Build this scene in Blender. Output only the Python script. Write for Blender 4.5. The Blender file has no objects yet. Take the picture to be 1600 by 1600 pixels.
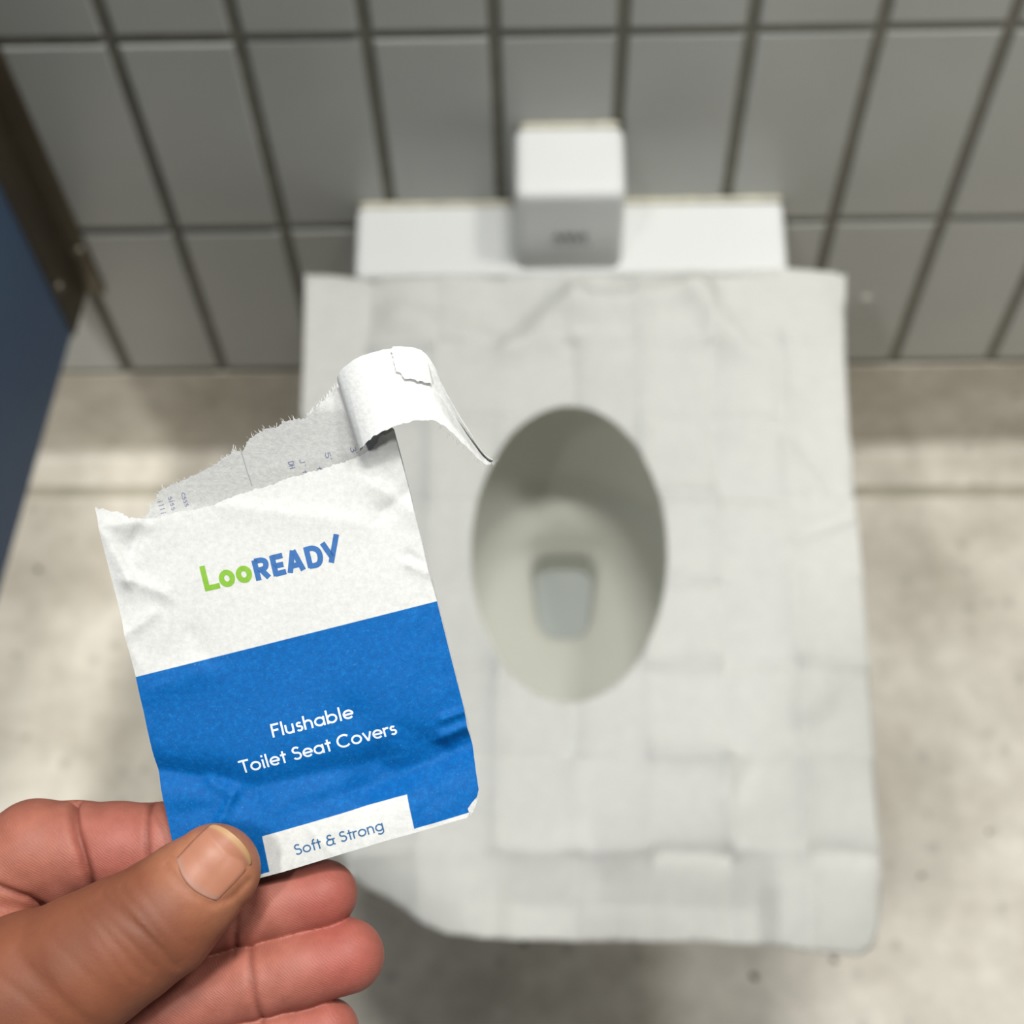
import bpy, math, random
import numpy as np
from mathutils import Vector, Matrix
from mathutils.geometry import delaunay_2d_cdt

SC = bpy.context.scene
COL = SC.collection

# ------------------------------------------------------------------ camera
FPX = 2750.0
CAM = np.array([0.0, 0.0, 1.47375])
RT = np.array([0.999778186515222, -0.001663834699978231, -0.020995461948363214])
UP = np.array([0.010292134174558612, 0.9083354992877851, 0.4181156451362981])
FW = np.array([-0.01837524809266264, 0.4182389895594396, -0.908151142635317])
WALL_Y = 0.74479
PACK_DEPTH = 0.367
cam = bpy.data.cameras.new('camera')
cam.sensor_width = 36.0
cam.lens = FPX / 1600 * 36.0
cam.clip_start = 0.01
cam.dof.use_dof = True
cam.dof.focus_distance = PACK_DEPTH - 0.004
cam.dof.aperture_fstop = 17.0
camo = bpy.data.objects.new('camera', cam)
COL.objects.link(camo)
camo.matrix_world = Matrix(((RT[0], UP[0], -FW[0], CAM[0]), (RT[1], UP[1], -FW[1], CAM[1]),
                            (RT[2], UP[2], -FW[2], CAM[2]), (0, 0, 0, 1)))
SC.camera = camo

# ------------------------------------------------------------------ light
SC.view_settings.view_transform = 'Standard'
SC.view_settings.look = 'None'
SC.view_settings.gamma = 1.0
SC.view_settings.use_curve_mapping = False
SC.view_settings.exposure = -0.22
world = bpy.data.worlds.new('room_ambient')
SC.world = world
world.use_nodes = True
bg = world.node_tree.nodes['Background']
bg.inputs[0].default_value = (1.0, 1.0, 0.97, 1)
bg.inputs[1].default_value = 0.18


def area(name, loc, target, sx, sy, power, color=(1.0, 0.995, 0.955)):
    l = bpy.data.lights.new(name, 'AREA')
    l.shape = 'RECTANGLE'; l.size = sx; l.size_y = sy; l.energy = power; l.color = color
    o = bpy.data.objects.new(name, l); COL.objects.link(o)
    o.location = loc
    o.rotation_euler = (Vector(target) - Vector(loc)).to_track_quat('-Z', 'Y').to_euler()
    return o


area('ceiling_lamp', (0.16, 0.50, 3.4), (0.15, 0.4, 0), 0.55, 0.14, 58)
area('far_stall_lamp', (-0.80, -0.45, 3.0), (-0.6, 0.5, 0), 0.3, 0.25, 66)
area('near_stall_lamp', (0.98, 0.42, 3.3), (0.3, 0.4, 0), 0.3, 0.3, 28)


# ------------------------------------------------------------------ helpers
def lin(r, g=None, b=None):
    c = (r, g, b) if g is not None else r
    return tuple(((v / 255) / 12.92 if v / 255 <= 0.04045 else ((v / 255 + 0.055) / 1.055) ** 2.4) for v in c) + (1,)


def ray(px, py):
    return FW + RT * ((px - 800) / FPX) - UP * ((py - 800) / FPX)


def onZ(px, py, z):
    d = ray(px, py); return CAM + d * ((z - CAM[2]) / d[2])


K = PACK_DEPTH / FPX           # one packet unit in metres


def pk(x, y, h=0.0):
    """packet frame: x right, y down, h towards the holder, unit K"""
    x = np.asarray(x, float); y = np.asarray(y, float); h = np.asarray(h, float) + 0 * x
    return (CAM + FW * PACK_DEPTH + RT * ((x - 800) * K)[..., None] + UP * ((800 - y) * K)[..., None]
            - FW * (h * K)[..., None])


def mesh_obj(name, verts, faces, mats, parent=None, smooth=True, mat_idx=None, uv=None, col=None, loc=None):
    me = bpy.data.meshes.new(name)
    v = np.asarray(verts, float)
    if parent is not None:
        o3 = np.array(parent['_origin']) if '_origin' in parent else np.zeros(3)
    else:
        o3 = np.zeros(3) if loc is None else np.asarray(loc, float)
    me.from_pydata((v - o3).tolist(), [], [tuple(int(i) for i in f) for f in faces])
    if not isinstance(mats, (list, tuple)):
        mats = [mats]
    for m in mats:
        me.materials.append(m)
    if mat_idx is not None:
        me.polygons.foreach_set('material_index', np.asarray(mat_idx, dtype=np.int32))
    if smooth:
        me.polygons.foreach_set('use_smooth', [True] * len(me.polygons))
    if uv is not None:
        lay = me.uv_layers.new(name='UVMap')
        li = np.zeros(len(me.loops), dtype=np.int32); me.loops.foreach_get('vertex_index', li)
        lay.data.foreach_set('uv', np.asarray(uv, float)[li].ravel())
    if col is not None:
        at = me.color_attributes.new('tint', 'FLOAT_COLOR', 'POINT')
        at.data.foreach_set('color', np.asarray(col, float).ravel())
    me.update()
    o = bpy.data.objects.new(name, me)
    COL.objects.link(o)
    if parent is not None:
        o.parent = parent
        ref = o3
        o['_origin'] = [float(t) for t in ref]
    elif loc is not None:
        o.location = loc
        o['_origin'] = [float(t) for t in loc]
    return o


def empty(name, loc):
    o = bpy.data.objects.new(name, None)
    COL.objects.link(o); o.location = loc; o['_origin'] = [float(t) for t in loc]
    o.empty_display_size = 0.02
    return o


def tag(o, label, cat, group=None):
    o['label'] = label; o['category'] = cat
    if group: o['group'] = group


class NT:
    def __init__(self, name):
        self.m = bpy.data.materials.new(name); self.m.use_nodes = True
        self.t = self.m.node_tree; self.n = self.t.nodes; self.bsdf = self.n['Principled BSDF']
        self.out = self.n['Material Output']

    def node(self, typ, **kw):
        nd = self.n.new(typ)
        for k, v in kw.items():
            if k.startswith('i_'):
                key = k[2:]; key = int(key) if key.isdigit() else key
                self.put(nd.inputs[key], v)
            else:
                setattr(nd, k, v)
        return nd

    def put(self, sock, v):
        if isinstance(v, bpy.types.NodeSocket): self.t.links.new(v, sock)
        else: sock.default_value = v

    def math(self, op, a, b=0.0, c=0.0, clamp=False):
        nd = self.n.new('ShaderNodeMath'); nd.operation = op; nd.use_clamp = clamp
        for s, v in zip(nd.inputs, (a, b, c)): self.put(s, v)
        return nd.outputs[0]

    def mix(self, f, a, b, blend='MIX'):
        nd = self.n.new('ShaderNodeMix'); nd.data_type = 'RGBA'; nd.blend_type = blend
        self.put(nd.inputs[0], f); self.put(nd.inputs[6], a); self.put(nd.inputs[7], b)
        return nd.outputs[2]

    def noise(self, vec, scale, detail=4, rough=0.55):
        nd = self.n.new('ShaderNodeTexNoise')
        if vec is not None: self.put(nd.inputs['Vector'], vec)
        nd.inputs['Scale'].default_value = scale; nd.inputs['Detail'].default_value = detail
        nd.inputs['Roughness'].default_value = rough
        return nd.outputs['Fac']

    def ramp(self, f, stops):
        nd = self.n.new('ShaderNodeValToRGB'); self.put(nd.inputs[0], f)
        el = nd.color_ramp.elements
        while len(el) < len(stops): el.new(0.5)
        for e, (p, c) in zip(el, stops):
            e.position = p; e.color = c if not isinstance(c, (int, float)) else (c, c, c, 1)
        return nd.outputs[0]

    def bump(self, h, strength, dist):
        nd = self.n.new('ShaderNodeBump'); nd.inputs['Strength'].default_value = strength
        nd.inputs['Distance'].default_value = dist; self.put(nd.inputs['Height'], h)
        self.t.links.new(nd.outputs[0], self.bsdf.inputs['Normal'])

    def obj(self):
        return self.node('ShaderNodeTexCoord').outputs['Object']

    def uv(self):
        return self.node('ShaderNodeTexCoord').outputs['UV']

    def base(self, v): self.put(self.bsdf.inputs['Base Color'], v)

    def set(self, **kw):
        for k, v in kw.items(): self.put(self.bsdf.inputs[k.replace('_', ' ')], v)


def simple(name, c, rough=0.5, metal=0.0, var=0.0, vscale=40, bump=0.0):
    t = NT(name); t.set(Roughness=rough, Metallic=metal)
    n = t.noise(t.obj(), vscale)
    c = np.array(lin(c))
    lo = tuple(np.clip(c[:3] * (1 - var), 0, 1)) + (1,); hi = tuple(np.clip(c[:3] * (1 + var), 0, 1)) + (1,)
    t.base(t.ramp(n, [(0.3, lo), (0.7, hi)]))
    if bump: t.bump(n, bump, 0.001)
    return t.m


# ------------------------------------------------------------------ materials
M_TILE = simple('grey_glazed_tile', (176, 177, 172), 0.28, var=0.04, vscale=9)
M_GROUT = simple('dark_grout', (118, 116, 105), 0.9, var=0.12, vscale=60)
M_GROUT2 = simple('floor_grout', (168, 162, 146), 0.9, var=0.1, vscale=60)
M_CHINA = simple('white_china', (227, 228, 226), 0.12, var=0.01, vscale=5)
M_BOWL = simple('grey_white_china', (212, 212, 203), 0.2, var=0.02, vscale=12)
M_PLASTIC = simple('white_plastic', (228, 229, 227), 0.3, var=0.01, vscale=5)
M_SEAL = simple('yellowed_sealant', (210, 206, 188), 0.5, var=0.12, vscale=70)
M_PANEL = simple('blue_laminate', (72, 94, 124), 0.45, var=0.06, vscale=14)
M_BRONZE = simple('dull_bronze_metal', (94, 86, 72), 0.45, metal=0.75, var=0.1, vscale=30)
M_SCREW = simple('bright_screw_metal', (140, 132, 120), 0.4, metal=0.8, var=0.05)
M_DROP = simple('pale_drip_mark', (206, 205, 198), 0.3)
M_SPECK = simple('dark_grit', (70, 66, 60), 0.8)
M_MARK = simple('grey_print', (120, 124, 126), 0.6)


def floor_material(name, dark):
    t = NT(name); t.set(Roughness=0.42)
    o = t.obj()
    n1 = t.noise(o, 9, 6, 0.6); n2 = t.noise(o, 46, 5, 0.65)
    c = t.ramp(n1, [(0.32, lin(176, 168, 154)), (0.5, lin(206, 199, 186)), (0.68, lin(224, 218, 206))])
    c = t.mix(t.math('MULTIPLY', t.ramp(n2, [(0.40, 0.0), (0.72, 1.0)]), 0.45), c, lin(168, 162, 150))
    v = t.node('ShaderNodeTexVoronoi'); v.feature = 'F1'
    t.put(v.inputs['Vector'], o); v.inputs['Scale'].default_value = 55
    pick = t.node('ShaderNodeSeparateColor'); t.put(pick.inputs[0], v.outputs['Color'])
    few = t.math('GREATER_THAN', pick.outputs[0], 0.74)
    dot = t.ramp(v.outputs['Distance'], [(0.14, 1.0), (0.34, 0.0)])
    c = t.mix(t.math('MULTIPLY', t.math('MULTIPLY', few, dot), 0.38), c, lin(120, 118, 108))
    v2 = t.node('ShaderNodeTexVoronoi'); t.put(v2.inputs['Vector'], o); v2.inputs['Scale'].default_value = 17
    p2 = t.node('ShaderNodeSeparateColor'); t.put(p2.inputs[0], v2.outputs['Color'])
    f2 = t.math('GREATER_THAN', p2.outputs[1], 0.86)
    d2 = t.ramp(v2.outputs['Distance'], [(0.05, 1.0), (0.11, 0.0)])
    c = t.mix(t.math('MULTIPLY', t.math('MULTIPLY', f2, d2), 0.75), c, lin(74, 70, 64))
    t.base(c); t.bump(n2, 0.12, 0.001)
    return t.m


M_FLOOR = floor_material('mottled_stone_floor', 0)
M_COVE = floor_material('mottled_stone_skirting', 1)

t = NT('thin_white_paper'); t.set(Roughness=0.85)
o_ = t.obj(); n_ = t.noise(o_, 120, 4)
t.base(t.ramp(n_, [(0.3, lin(238, 238, 236)), (0.7, lin(246, 246, 243))]))
t.bump(t.noise(o_, 30, 3), 0.12, 0.001)
tr = t.node('ShaderNodeBsdfTranslucent'); tr.inputs[0].default_value = lin(236, 236, 230)
mx = t.node('ShaderNodeMixShader'); mx.inputs[0].default_value = 0.42
t.t.links.new(t.bsdf.outputs[0], mx.inputs[1]); t.t.links.new(tr.outputs[0], mx.inputs[2])
t.t.links.new(mx.outputs[0], t.out.inputs[0])
M_PAPER = t.m

t = NT('toilet_water'); t.set(Roughness=0.03, IOR=1.33)
t.base(lin(214, 220, 218)); t.set(Transmission_Weight=0.35)
M_WATER = t.m


# ------------------------------------------------------------------ room shell
def box_part(verts, faces, mi, x0, x1, y0, y1, z0, z1, m=0, bev=0.0):
    """box with its front (-y) edges bevelled"""
    b = len(verts)
    if bev:
        verts += [(x0, y1, z0), (x1, y1, z0), (x1, y1, z1), (x0, y1, z1),
                  (x0, y0 + bev, z0), (x1, y0 + bev, z0), (x1, y0 + bev, z1), (x0, y0 + bev, z1),
                  (x0 + bev, y0, z0 + bev), (x1 - bev, y0, z0 + bev), (x1 - bev, y0, z1 - bev), (x0 + bev, y0, z1 - bev)]
        f = [(8, 9, 10, 11)]
        for i in range(4):
            j = (i + 1) % 4
            f += [(4 + i, 4 + j, 8 + j, 8 + i), (i, j, 4 + j, 4 + i)]
    else:
        verts += [(x0, y0, z0), (x1, y0, z0), (x1, y0, z1), (x0, y0, z1), (x0, y1, z0), (x1, y1, z0), (x1, y1, z1), (x0, y1, z1)]
        f = [(0, 1, 2, 3), (5, 4, 7, 6), (4, 0, 3, 7), (1, 5, 6, 2), (3, 2, 6, 7), (4, 5, 1, 0)]
    faces += [tuple(b + i for i in q) for q in f]
    mi += [m] * len(f)


def onY(px, py, y):
    d = ray(px, py); return CAM + d * (y / d[1])


def build_wall():
    V, Fc, MI = [], [], []
    box_part(V, Fc, MI, -1.5, 1.5, WALL_Y + 0.0015, WALL_Y + 0.08, 0.0, 2.7, 1)
    tw, th, g = 0.0819, 0.2147, 0.0042
    x0c, z0c = -0.2745, CAM[2] - 1.3193
    rng = random.Random(4)
    for i in range(-15, 22):
        for j in range(0, 12):
            xa = x0c + i * tw; za = z0c + j * th
            if xa < -1.5 or xa + tw > 1.5 or za + th > 2.7: continue
            dz = 0.0
            dy = rng.uniform(-0.0004, 0.0004)
            if i < 1 and j in (0, 1): dy -= 0.0006
            top = za + th - g * (1.25 if i < 1 else 0.9)
            box_part(V, Fc, MI, xa + g, xa + tw - g, WALL_Y - 0.0005 + dy, WALL_Y + 0.004, za + g * 1.1, top, 0, 0.0013)
    bl = onY(1353, 466, WALL_Y - 0.0005); b0 = len(V)
    for rr, hh in ((0.0042, -0.0002), (0.0034, 0.0008), (0.0016, 0.0014)):
        for k in range(14):
            V.append((bl[0] + rr * math.cos(k * math.pi / 7), WALL_Y - 0.0007 - hh, bl[2] + rr * 1.15 * math.sin(k * math.pi / 7)))
    for q in range(2):
        for k in range(14):
            Fc.append((b0 + q * 14 + k, b0 + q * 14 + (k + 1) % 14, b0 + q * 14 + 14 + (k + 1) % 14, b0 + q * 14 + 14 + k)); MI.append(2)
    Fc.append(tuple(b0 + 28 + k for k in range(14))); MI.append(2)
    o = mesh_obj('wall_back', V, Fc, [M_TILE, M_GROUT, M_DROP], smooth=False, mat_idx=MI)
    o['kind'] = 'structure'


build_wall()


def build_floor():
    V, Fc, MI = [], [], []
    y1 = 0.6935
    yaw = -0.011
    V += [(-1.5, -1.2, 0), (1.5, -1.2, 0), (1.5, y1 + yaw * 1.5, 0), (-1.5, y1 - yaw * 1.5, 0)]
    Fc.append((0, 1, 2, 3)); MI.append(0)
    V += [(1.5, y1 + yaw * 1.5 + 0.011, -0.0012), (-1.5, y1 - yaw * 1.5 + 0.011, -0.0012),
          (1.5, y1 + yaw * 1.5, -0.0012), (-1.5, y1 - yaw * 1.5, -0.0012)]
    Fc += [(7, 6, 4, 5), (3, 2, 6, 7)]; MI += [1, 0]
    V += [(-1.5, -1.2, -0.05), (1.5, -1.2, -0.05), (1.5, WALL_Y, -0.05), (-1.5, WALL_Y, -0.05)]
    Fc.append((8, 11, 10, 9)); MI.append(0)
    for (px, py, rr) in ((1178, 1526, 0.0036), (1303, 1500, 0.0032), (819, 1474, 0.003), (1440, 1368, 0.0024), (1545, 1300, 0.0022), (60, 890, 0.003)):
        c = onZ(px, py, 0.0); b0 = len(V)
        for k in range(11):
            w = rr * (0.9 + 0.18 * math.sin(k * 4 * math.pi / 11 + px))
            V.append((c[0] + w * math.cos(k * 2 * math.pi / 11), c[1] + w * math.sin(k * 2 * math.pi / 11), 0.0003))
        Fc.append(tuple(b0 + k for k in range(11))); MI.append(2)
    o = mesh_obj('floor', V, Fc, [M_FLOOR, M_GROUT2, M_SPECK], smooth=False, mat_idx=MI)
    o['kind'] = 'structure'


build_floor()


def build_baseboard():
    yf = WALL_Y - 0.0008
    yaw = -0.011
    prof = [(WALL_Y + 0.001, 0.1505), (yf + 0.001, 0.1505), (yf, 0.1495)]
    R = 0.014
    for k in range(9):
        a = math.pi * k / 16
        prof.append((yf - R + R * math.cos(a), R + 0.0008 - R * math.sin(a)))
    xs = np.linspace(-1.5, 1.5, 13)
    V, Fc = [], []
    for x in xs:
        for (y, z) in prof: V.append((x, y, z))
        V.append((x, 0.7045 + yaw * x, 0.0008)); V.append((x, 0.7045 + yaw * x, -0.02)); V.append((x, WALL_Y + 0.001, -0.02))
    n = len(prof) + 3
    for i in range(len(xs) - 1):
        for k in range(n):
            Fc.append((i * n + k, (i + 1) * n + k, (i + 1) * n + (k + 1) % n, i * n + (k + 1) % n))
    o = mesh_obj('baseboard_back', V, Fc, [M_COVE], smooth=False)
    o['kind'] = 'structure'


build_baseboard()


# ------------------------------------------------------------------ partition
def obox(c, ux, uy, uz, hx, hy, hz):
    c = np.array(c, float); V = []
    for sx in (-1, 1):
        for sy in (-1, 1):
            for sz in (-1, 1):
                V.append(c + np.array(ux) * hx * sx + np.array(uy) * hy * sy + np.array(uz) * hz * sz)
    Fc = [(0, 1, 3, 2), (4, 6, 7, 5), (0, 4, 5, 1), (2, 3, 7, 6), (0, 2, 6, 4), (1, 5, 7, 3)]
    return V, Fc


def bevel(o, w, seg=2):
    m = o.modifiers.new('bevel', 'BEVEL'); m.width = w; m.segments = seg; m.limit_method = 'ANGLE'
    return o


def build_partition():
    bx, by = -0.3605, WALL_Y
    root = empty('toilet_partition', (bx, by, 0.289))
    tag(root, 'dark blue toilet stall partition with bronze wall channel at the left', 'partition')
    d = np.array([-0.0375, -0.265, 0]); d /= np.linalg.norm(d)          # away from the wall
    nrm = np.array([-d[1], d[0], 0])                                      # into our stall (+x)
    L, H, T = 1.35, 2.00, 0.013
    c = np.array([bx, by, 0.289]) + d * (L / 2 + 0.004) - nrm * (T / 2 + 0.0012) + np.array([0, 0, H / 2])
    bevel(mesh_obj('panel', *obox(c, d, nrm, (0, 0, 1), L / 2, T / 2, H / 2), M_PANEL, root, smooth=False), 0.001)
    V, Fc = [], []

    def add(v, f):
        b = len(V); V.extend(v); Fc.extend([tuple(b + i for i in q) for q in f])
    # side plate on the panel, its twin on the far face, the flange on the wall
    cp = np.array([bx, by, 0.288 + H / 2]) + d * 0.0225
    add(*obox(cp, d, nrm, (0, 0, 1), 0.0215, 0.0012, H / 2))
    add(*obox(cp - nrm * (T + 0.0024), d, nrm, (0, 0, 1), 0.0215, 0.0012, H / 2))
    add(*obox((bx + 0.0075, by - 0.003, 0.288 + H / 2), (1, 0, 0), (0, 1, 0), (0, 0, 1), 0.0078, 0.002, H / 2))
    add(*obox((bx - 0.026, by - 0.003, 0.288 + H / 2), (1, 0, 0), (0, 1, 0), (0, 0, 1), 0.0078, 0.002, H / 2))
    bevel(mesh_obj('wall_channel', V, Fc, M_BRONZE, root, smooth=False), 0.0008)

    def screw(p, n):
        p = np.array(p, float); n = np.array(n, float); n /= np.linalg.norm(n)
        a = np.cross(n, (0, 0, 1)); a /= np.linalg.norm(a); b = np.cross(n, a)
        V, Fc = [], []
        prof = [(0.0050, 0), (0.0050, 0.0008), (0.0042, 0.0018), (0.0026, 0.0024), (0.0022, 0.0014), (0.0, 0.0014)]
        for r, h in prof:
            for k in range(16):
                t_ = 2 * math.pi * k / 16
                V.append(p + n * h + a * r * math.cos(t_) + b * r * math.sin(t_))
        for i in range(len(prof) - 1):
            for k in range(16):
                Fc.append((i * 16 + k, i * 16 + (k + 1) % 16, (i + 1) * 16 + (k + 1) % 16, (i + 1) * 16 + k))
        mesh_obj('screw', V, Fc, M_SCREW, root)
    sx = np.array([bx, by, 0.345]) + d * 0.034 + nrm * 0.0013
    for zz in (0.345, 0.95, 1.75):
        screw((sx[0], sx[1], zz), nrm)
        screw((bx + 0.0095, by - 0.005, zz + 0.004), (0, -1, 0))


build_partition()


# ------------------------------------------------------------------ toilet
TX = 0.0165


def superring(cx, cy, a, b, z, n=2.0, N=72, taper=0.0):
    out = []
    for k in range(N):
        t_ = 2 * math.pi * k / N
        c, s = math.cos(t_), math.sin(t_)
        x = a * abs(c) ** (2 / n) * (1 if c >= 0 else -1)
        y = b * abs(s) ** (2 / n) * (1 if s >= 0 else -1)
        x *= 1 + taper * (y / b)
        out.append((cx + x, cy + y, z))
    return out


def loft(rings, close_end=False, close_start=False):
    N = len(rings[0]); V = [p for r in rings for p in r]; Fc = []
    for i in range(len(rings) - 1):
        for k in range(N):
            Fc.append((i * N + k, i * N + (k + 1) % N, (i + 1) * N + (k + 1) % N, (i + 1) * N + k))
    if close_end: Fc.append(tuple((len(rings) - 1) * N + k for k in range(N)))
    if close_start: Fc.append(tuple(reversed(range(N))))
    return V, Fc


def rbox(x0, x1, y0, y1, z0, z1):
    return obox(((x0 + x1) / 2, (y0 + y1) / 2, (z0 + z1) / 2), (1, 0, 0), (0, 1, 0), (0, 0, 1),
                (x1 - x0) / 2, (y1 - y0) / 2, (z1 - z0) / 2)


def build_toilet():
    root = empty('toilet', (TX, 0.5, 0.0))
    tag(root, 'white ceramic toilet against the grey tiled wall, under the paper cover', 'toilet')
    # bowl: outer skin from the floor up, over the rim, down the basin into the trap
    R = []
    R.append(superring(TX, 0.545, 0.105, 0.165, 0.0, 2.6))
    R.append(superring(TX, 0.545, 0.105, 0.165, 0.03, 2.6))
    R.append(superring(TX, 0.53, 0.115, 0.175, 0.15, 2.4))
    R.append(superring(TX, 0.50, 0.145, 0.205, 0.28, 2.2))
    R.append(superring(TX, 0.475, 0.160, 0.215, 0.345, 2.1))
    R.append(superring(TX, 0.47, 0.163, 0.218, 0.375, 2.1))
    R.append(superring(TX, 0.47, 0.160, 0.214, 0.3835, 2.1))
    R.append(superring(TX, 0.465, 0.118, 0.165, 0.3835, 2.0))
    R.append(superring(TX, 0.465, 0.113, 0.160, 0.378, 2.0))
    R.append(superring(TX, 0.467, 0.114, 0.158, 0.345, 2.0))
    R.append(superring(TX, 0.468, 0.113, 0.142, 0.300, 2.0))
    R.append(superring(TX, 0.468, 0.110, 0.121, 0.264, 2.0))
    R.append(superring(TX, 0.468, 0.108, 0.116, 0.257, 2.0))
    R.append(superring(TX, 0.469, 0.103, 0.110, 0.2535, 2.0))
    R.append(superring(TX, 0.478, 0.082, 0.086, 0.246, 2.1))
    R.append(superring(TX, 0.492, 0.056, 0.062, 0.235, 2.4))
    R.append(superring(TX - 0.001, 0.505, 0.034, 0.045, 0.224, 3.2, taper=0.14))
    R.append(superring(TX - 0.002, 0.509, 0.0255, 0.0375, 0.218, 4.0, taper=0.20))
    R.append(superring(TX - 0.002, 0.509, 0.0225, 0.0345, 0.213, 4.0, taper=0.20))
    R.append(superring(TX - 0.002, 0.511, 0.0212, 0.0330, 0.190, 4.0, taper=0.18))
    R.append(superring(TX - 0.002, 0.514, 0.0200, 0.0310, 0.166, 4.0, taper=0.14))
    V, Fc = loft(R, close_end=True, close_start=True)
    bowl = mesh_obj('bowl', V, Fc, M_BOWL, root)
    m = bowl.modifiers.new('sub', 'SUBSURF'); m.levels = 1; m.render_levels = 1
    V, Fc = loft([superring(TX - 0.002, 0.5125, 0.0206, 0.0320, 0.180, 4.0, taper=0.16)], close_end=True)
    mesh_obj('trap_water', V, Fc, M_WATER, root, smooth=False)
    # seat ring
    R = []
    for (a, b, z, n) in ((0.116, 0.150, 0.3855, 2.1), (0.114, 0.148, 0.392, 2.1), (0.121, 0.155, 0.3995, 2.1),
                         (0.145, 0.190, 0.4005, 2.0), (0.160, 0.208, 0.3985, 1.95), (0.165, 0.213, 0.392, 1.95),
                         (0.163, 0.211, 0.3855, 1.95), (0.116, 0.150, 0.3855, 2.1)):
        R.append(superring(TX, 0.453, a, b, z, n))
    V, Fc = loft(R)
    mesh_obj('seat', V, Fc, M_PLASTIC, root)
    # rear deck against the wall
    dk = mesh_obj('rear_deck', *rbox(-0.1352, 0.1765, 0.6815, WALL_Y - 0.0015, 0.24, 0.400), M_CHINA, root, smooth=False)
    bevel(dk, 0.006, 4)
    # central flush housing with slightly swollen top
    V, Fc = rbox(-0.0178, 0.0572, 0.6860, WALL_Y - 0.0015, 0.396, 0.4915)
    hs = mesh_obj('flush_housing', V, Fc, M_PLASTIC, root, smooth=False)
    bevel(hs, 0.007, 4)
    # sealant beads where deck and housing meet the wall
    def bead(p0, p1, r):
        p0, p1 = np.array(p0), np.array(p1); d = (p1 - p0) / np.linalg.norm(p1 - p0)
        a = np.cross(d, (0, 0, 1.0)) if abs(d[2]) < 0.9 else np.array([1.0, 0, 0]); a /= np.linalg.norm(a); b = np.cross(d, a)
        rs = []
        rg = random.Random(5)
        for i in range(24):
            p = p0 + (p1 - p0) * i / 23; q = r * rg.uniform(0.8, 1.2)
            if i in (0, 23): q *= 0.5
            rs.append([tuple(p + a * q * math.cos(t_) + b * q * math.sin(t_)) for t_ in np.linspace(0, 2 * math.pi, 10, endpoint=False)])
        return loft(rs, True, True)
    yb = WALL_Y - 0.002
    mesh_obj('sealant_bead', *bead((-0.134, yb, 0.3995), (-0.018, yb, 0.4005), 0.0024), M_SEAL, root)
    mesh_obj('sealant_bead', *bead((0.058, yb, 0.4005), (0.1755, yb, 0.4015), 0.0024), M_SEAL, root)
    mesh_obj('sealant_bead', *bead((-0.014, yb, 0.4905), (0.054, yb, 0.4915), 0.0024), M_SEAL, root)
    # small two-line maker's mark on the front of the housing
    V, Fc = [], []
    def stroke(a, b, w):
        a, b = np.array(a, float), np.array(b, float); d = b - a; d /= np.linalg.norm(d); n = np.array([-d[1], d[0]]) * w / 2
        k = len(V)
        for q in (a + n, a - n, b - n, b + n): V.append((q[0], 0.6857, q[1]))
        Fc.append((k, k + 1, k + 2, k + 3))
    xc, zc = 0.0205, 0.4415
    for k in range(4):
        x = xc - 0.0105 + k * 0.0058
        stroke((x - 0.0018, zc - 0.0050), (x + 0.0008, zc + 0.0050), 0.0013)
        stroke((x + 0.0008, zc + 0.0050), (x + 0.0026, zc - 0.0050), 0.0013)
        stroke((x + 0.0026, zc - 0.0050), (x + 0.0036, zc + (0.0010, 0.0036, -0.0006, 0.0042)[k]), 0.0012)
    for k in range(9):
        x = xc - 0.0125 + k * 0.0031
        stroke((x - 0.0010, zc - 0.0095), (x + 0.0010, zc - 0.0095), 0.0024 if k % 3 else 0.0014)
    mesh_obj('printed_mark', V, Fc, M_MARK, hs, smooth=False)


build_toilet()


# ------------------------------------------------------------------ polygon meshing
def densify(poly, step, closed=True):
    out = []
    n = len(poly)
    for i in range(n if closed else n - 1):
        a = np.array(poly[i], float); b = np.array(poly[(i + 1) % n], float)
        k = max(1, int(np.linalg.norm(b - a) / step))
        for j in range(k): out.append(a + (b - a) * j / k)
    if not closed: out.append(np.array(poly[-1], float))
    return np.array(out)


def inside(P, poly):
    x, y = P[:, 0], P[:, 1]; r = np.zeros(len(P), bool); n = len(poly)
    for i in range(n):
        x1, y1 = poly[i]; x2, y2 = poly[(i + 1) % n]
        if y1 == y2: continue
        c = ((y1 > y) != (y2 > y)) & (x < (x2 - x1) * (y - y1) / (y2 - y1) + x1)
        r ^= c
    return r


def poly_dist(P, poly):
    d = np.full(len(P), 1e9)
    for i in range(len(poly)):
        a, b = poly[i], poly[(i + 1) % len(poly)]
        ab = b - a; t_ = np.clip(((P - a) @ ab) / (ab @ ab + 1e-12), 0, 1)
        d = np.minimum(d, np.linalg.norm(P - a - t_[:, None] * ab, axis=1))
    return d


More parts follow.
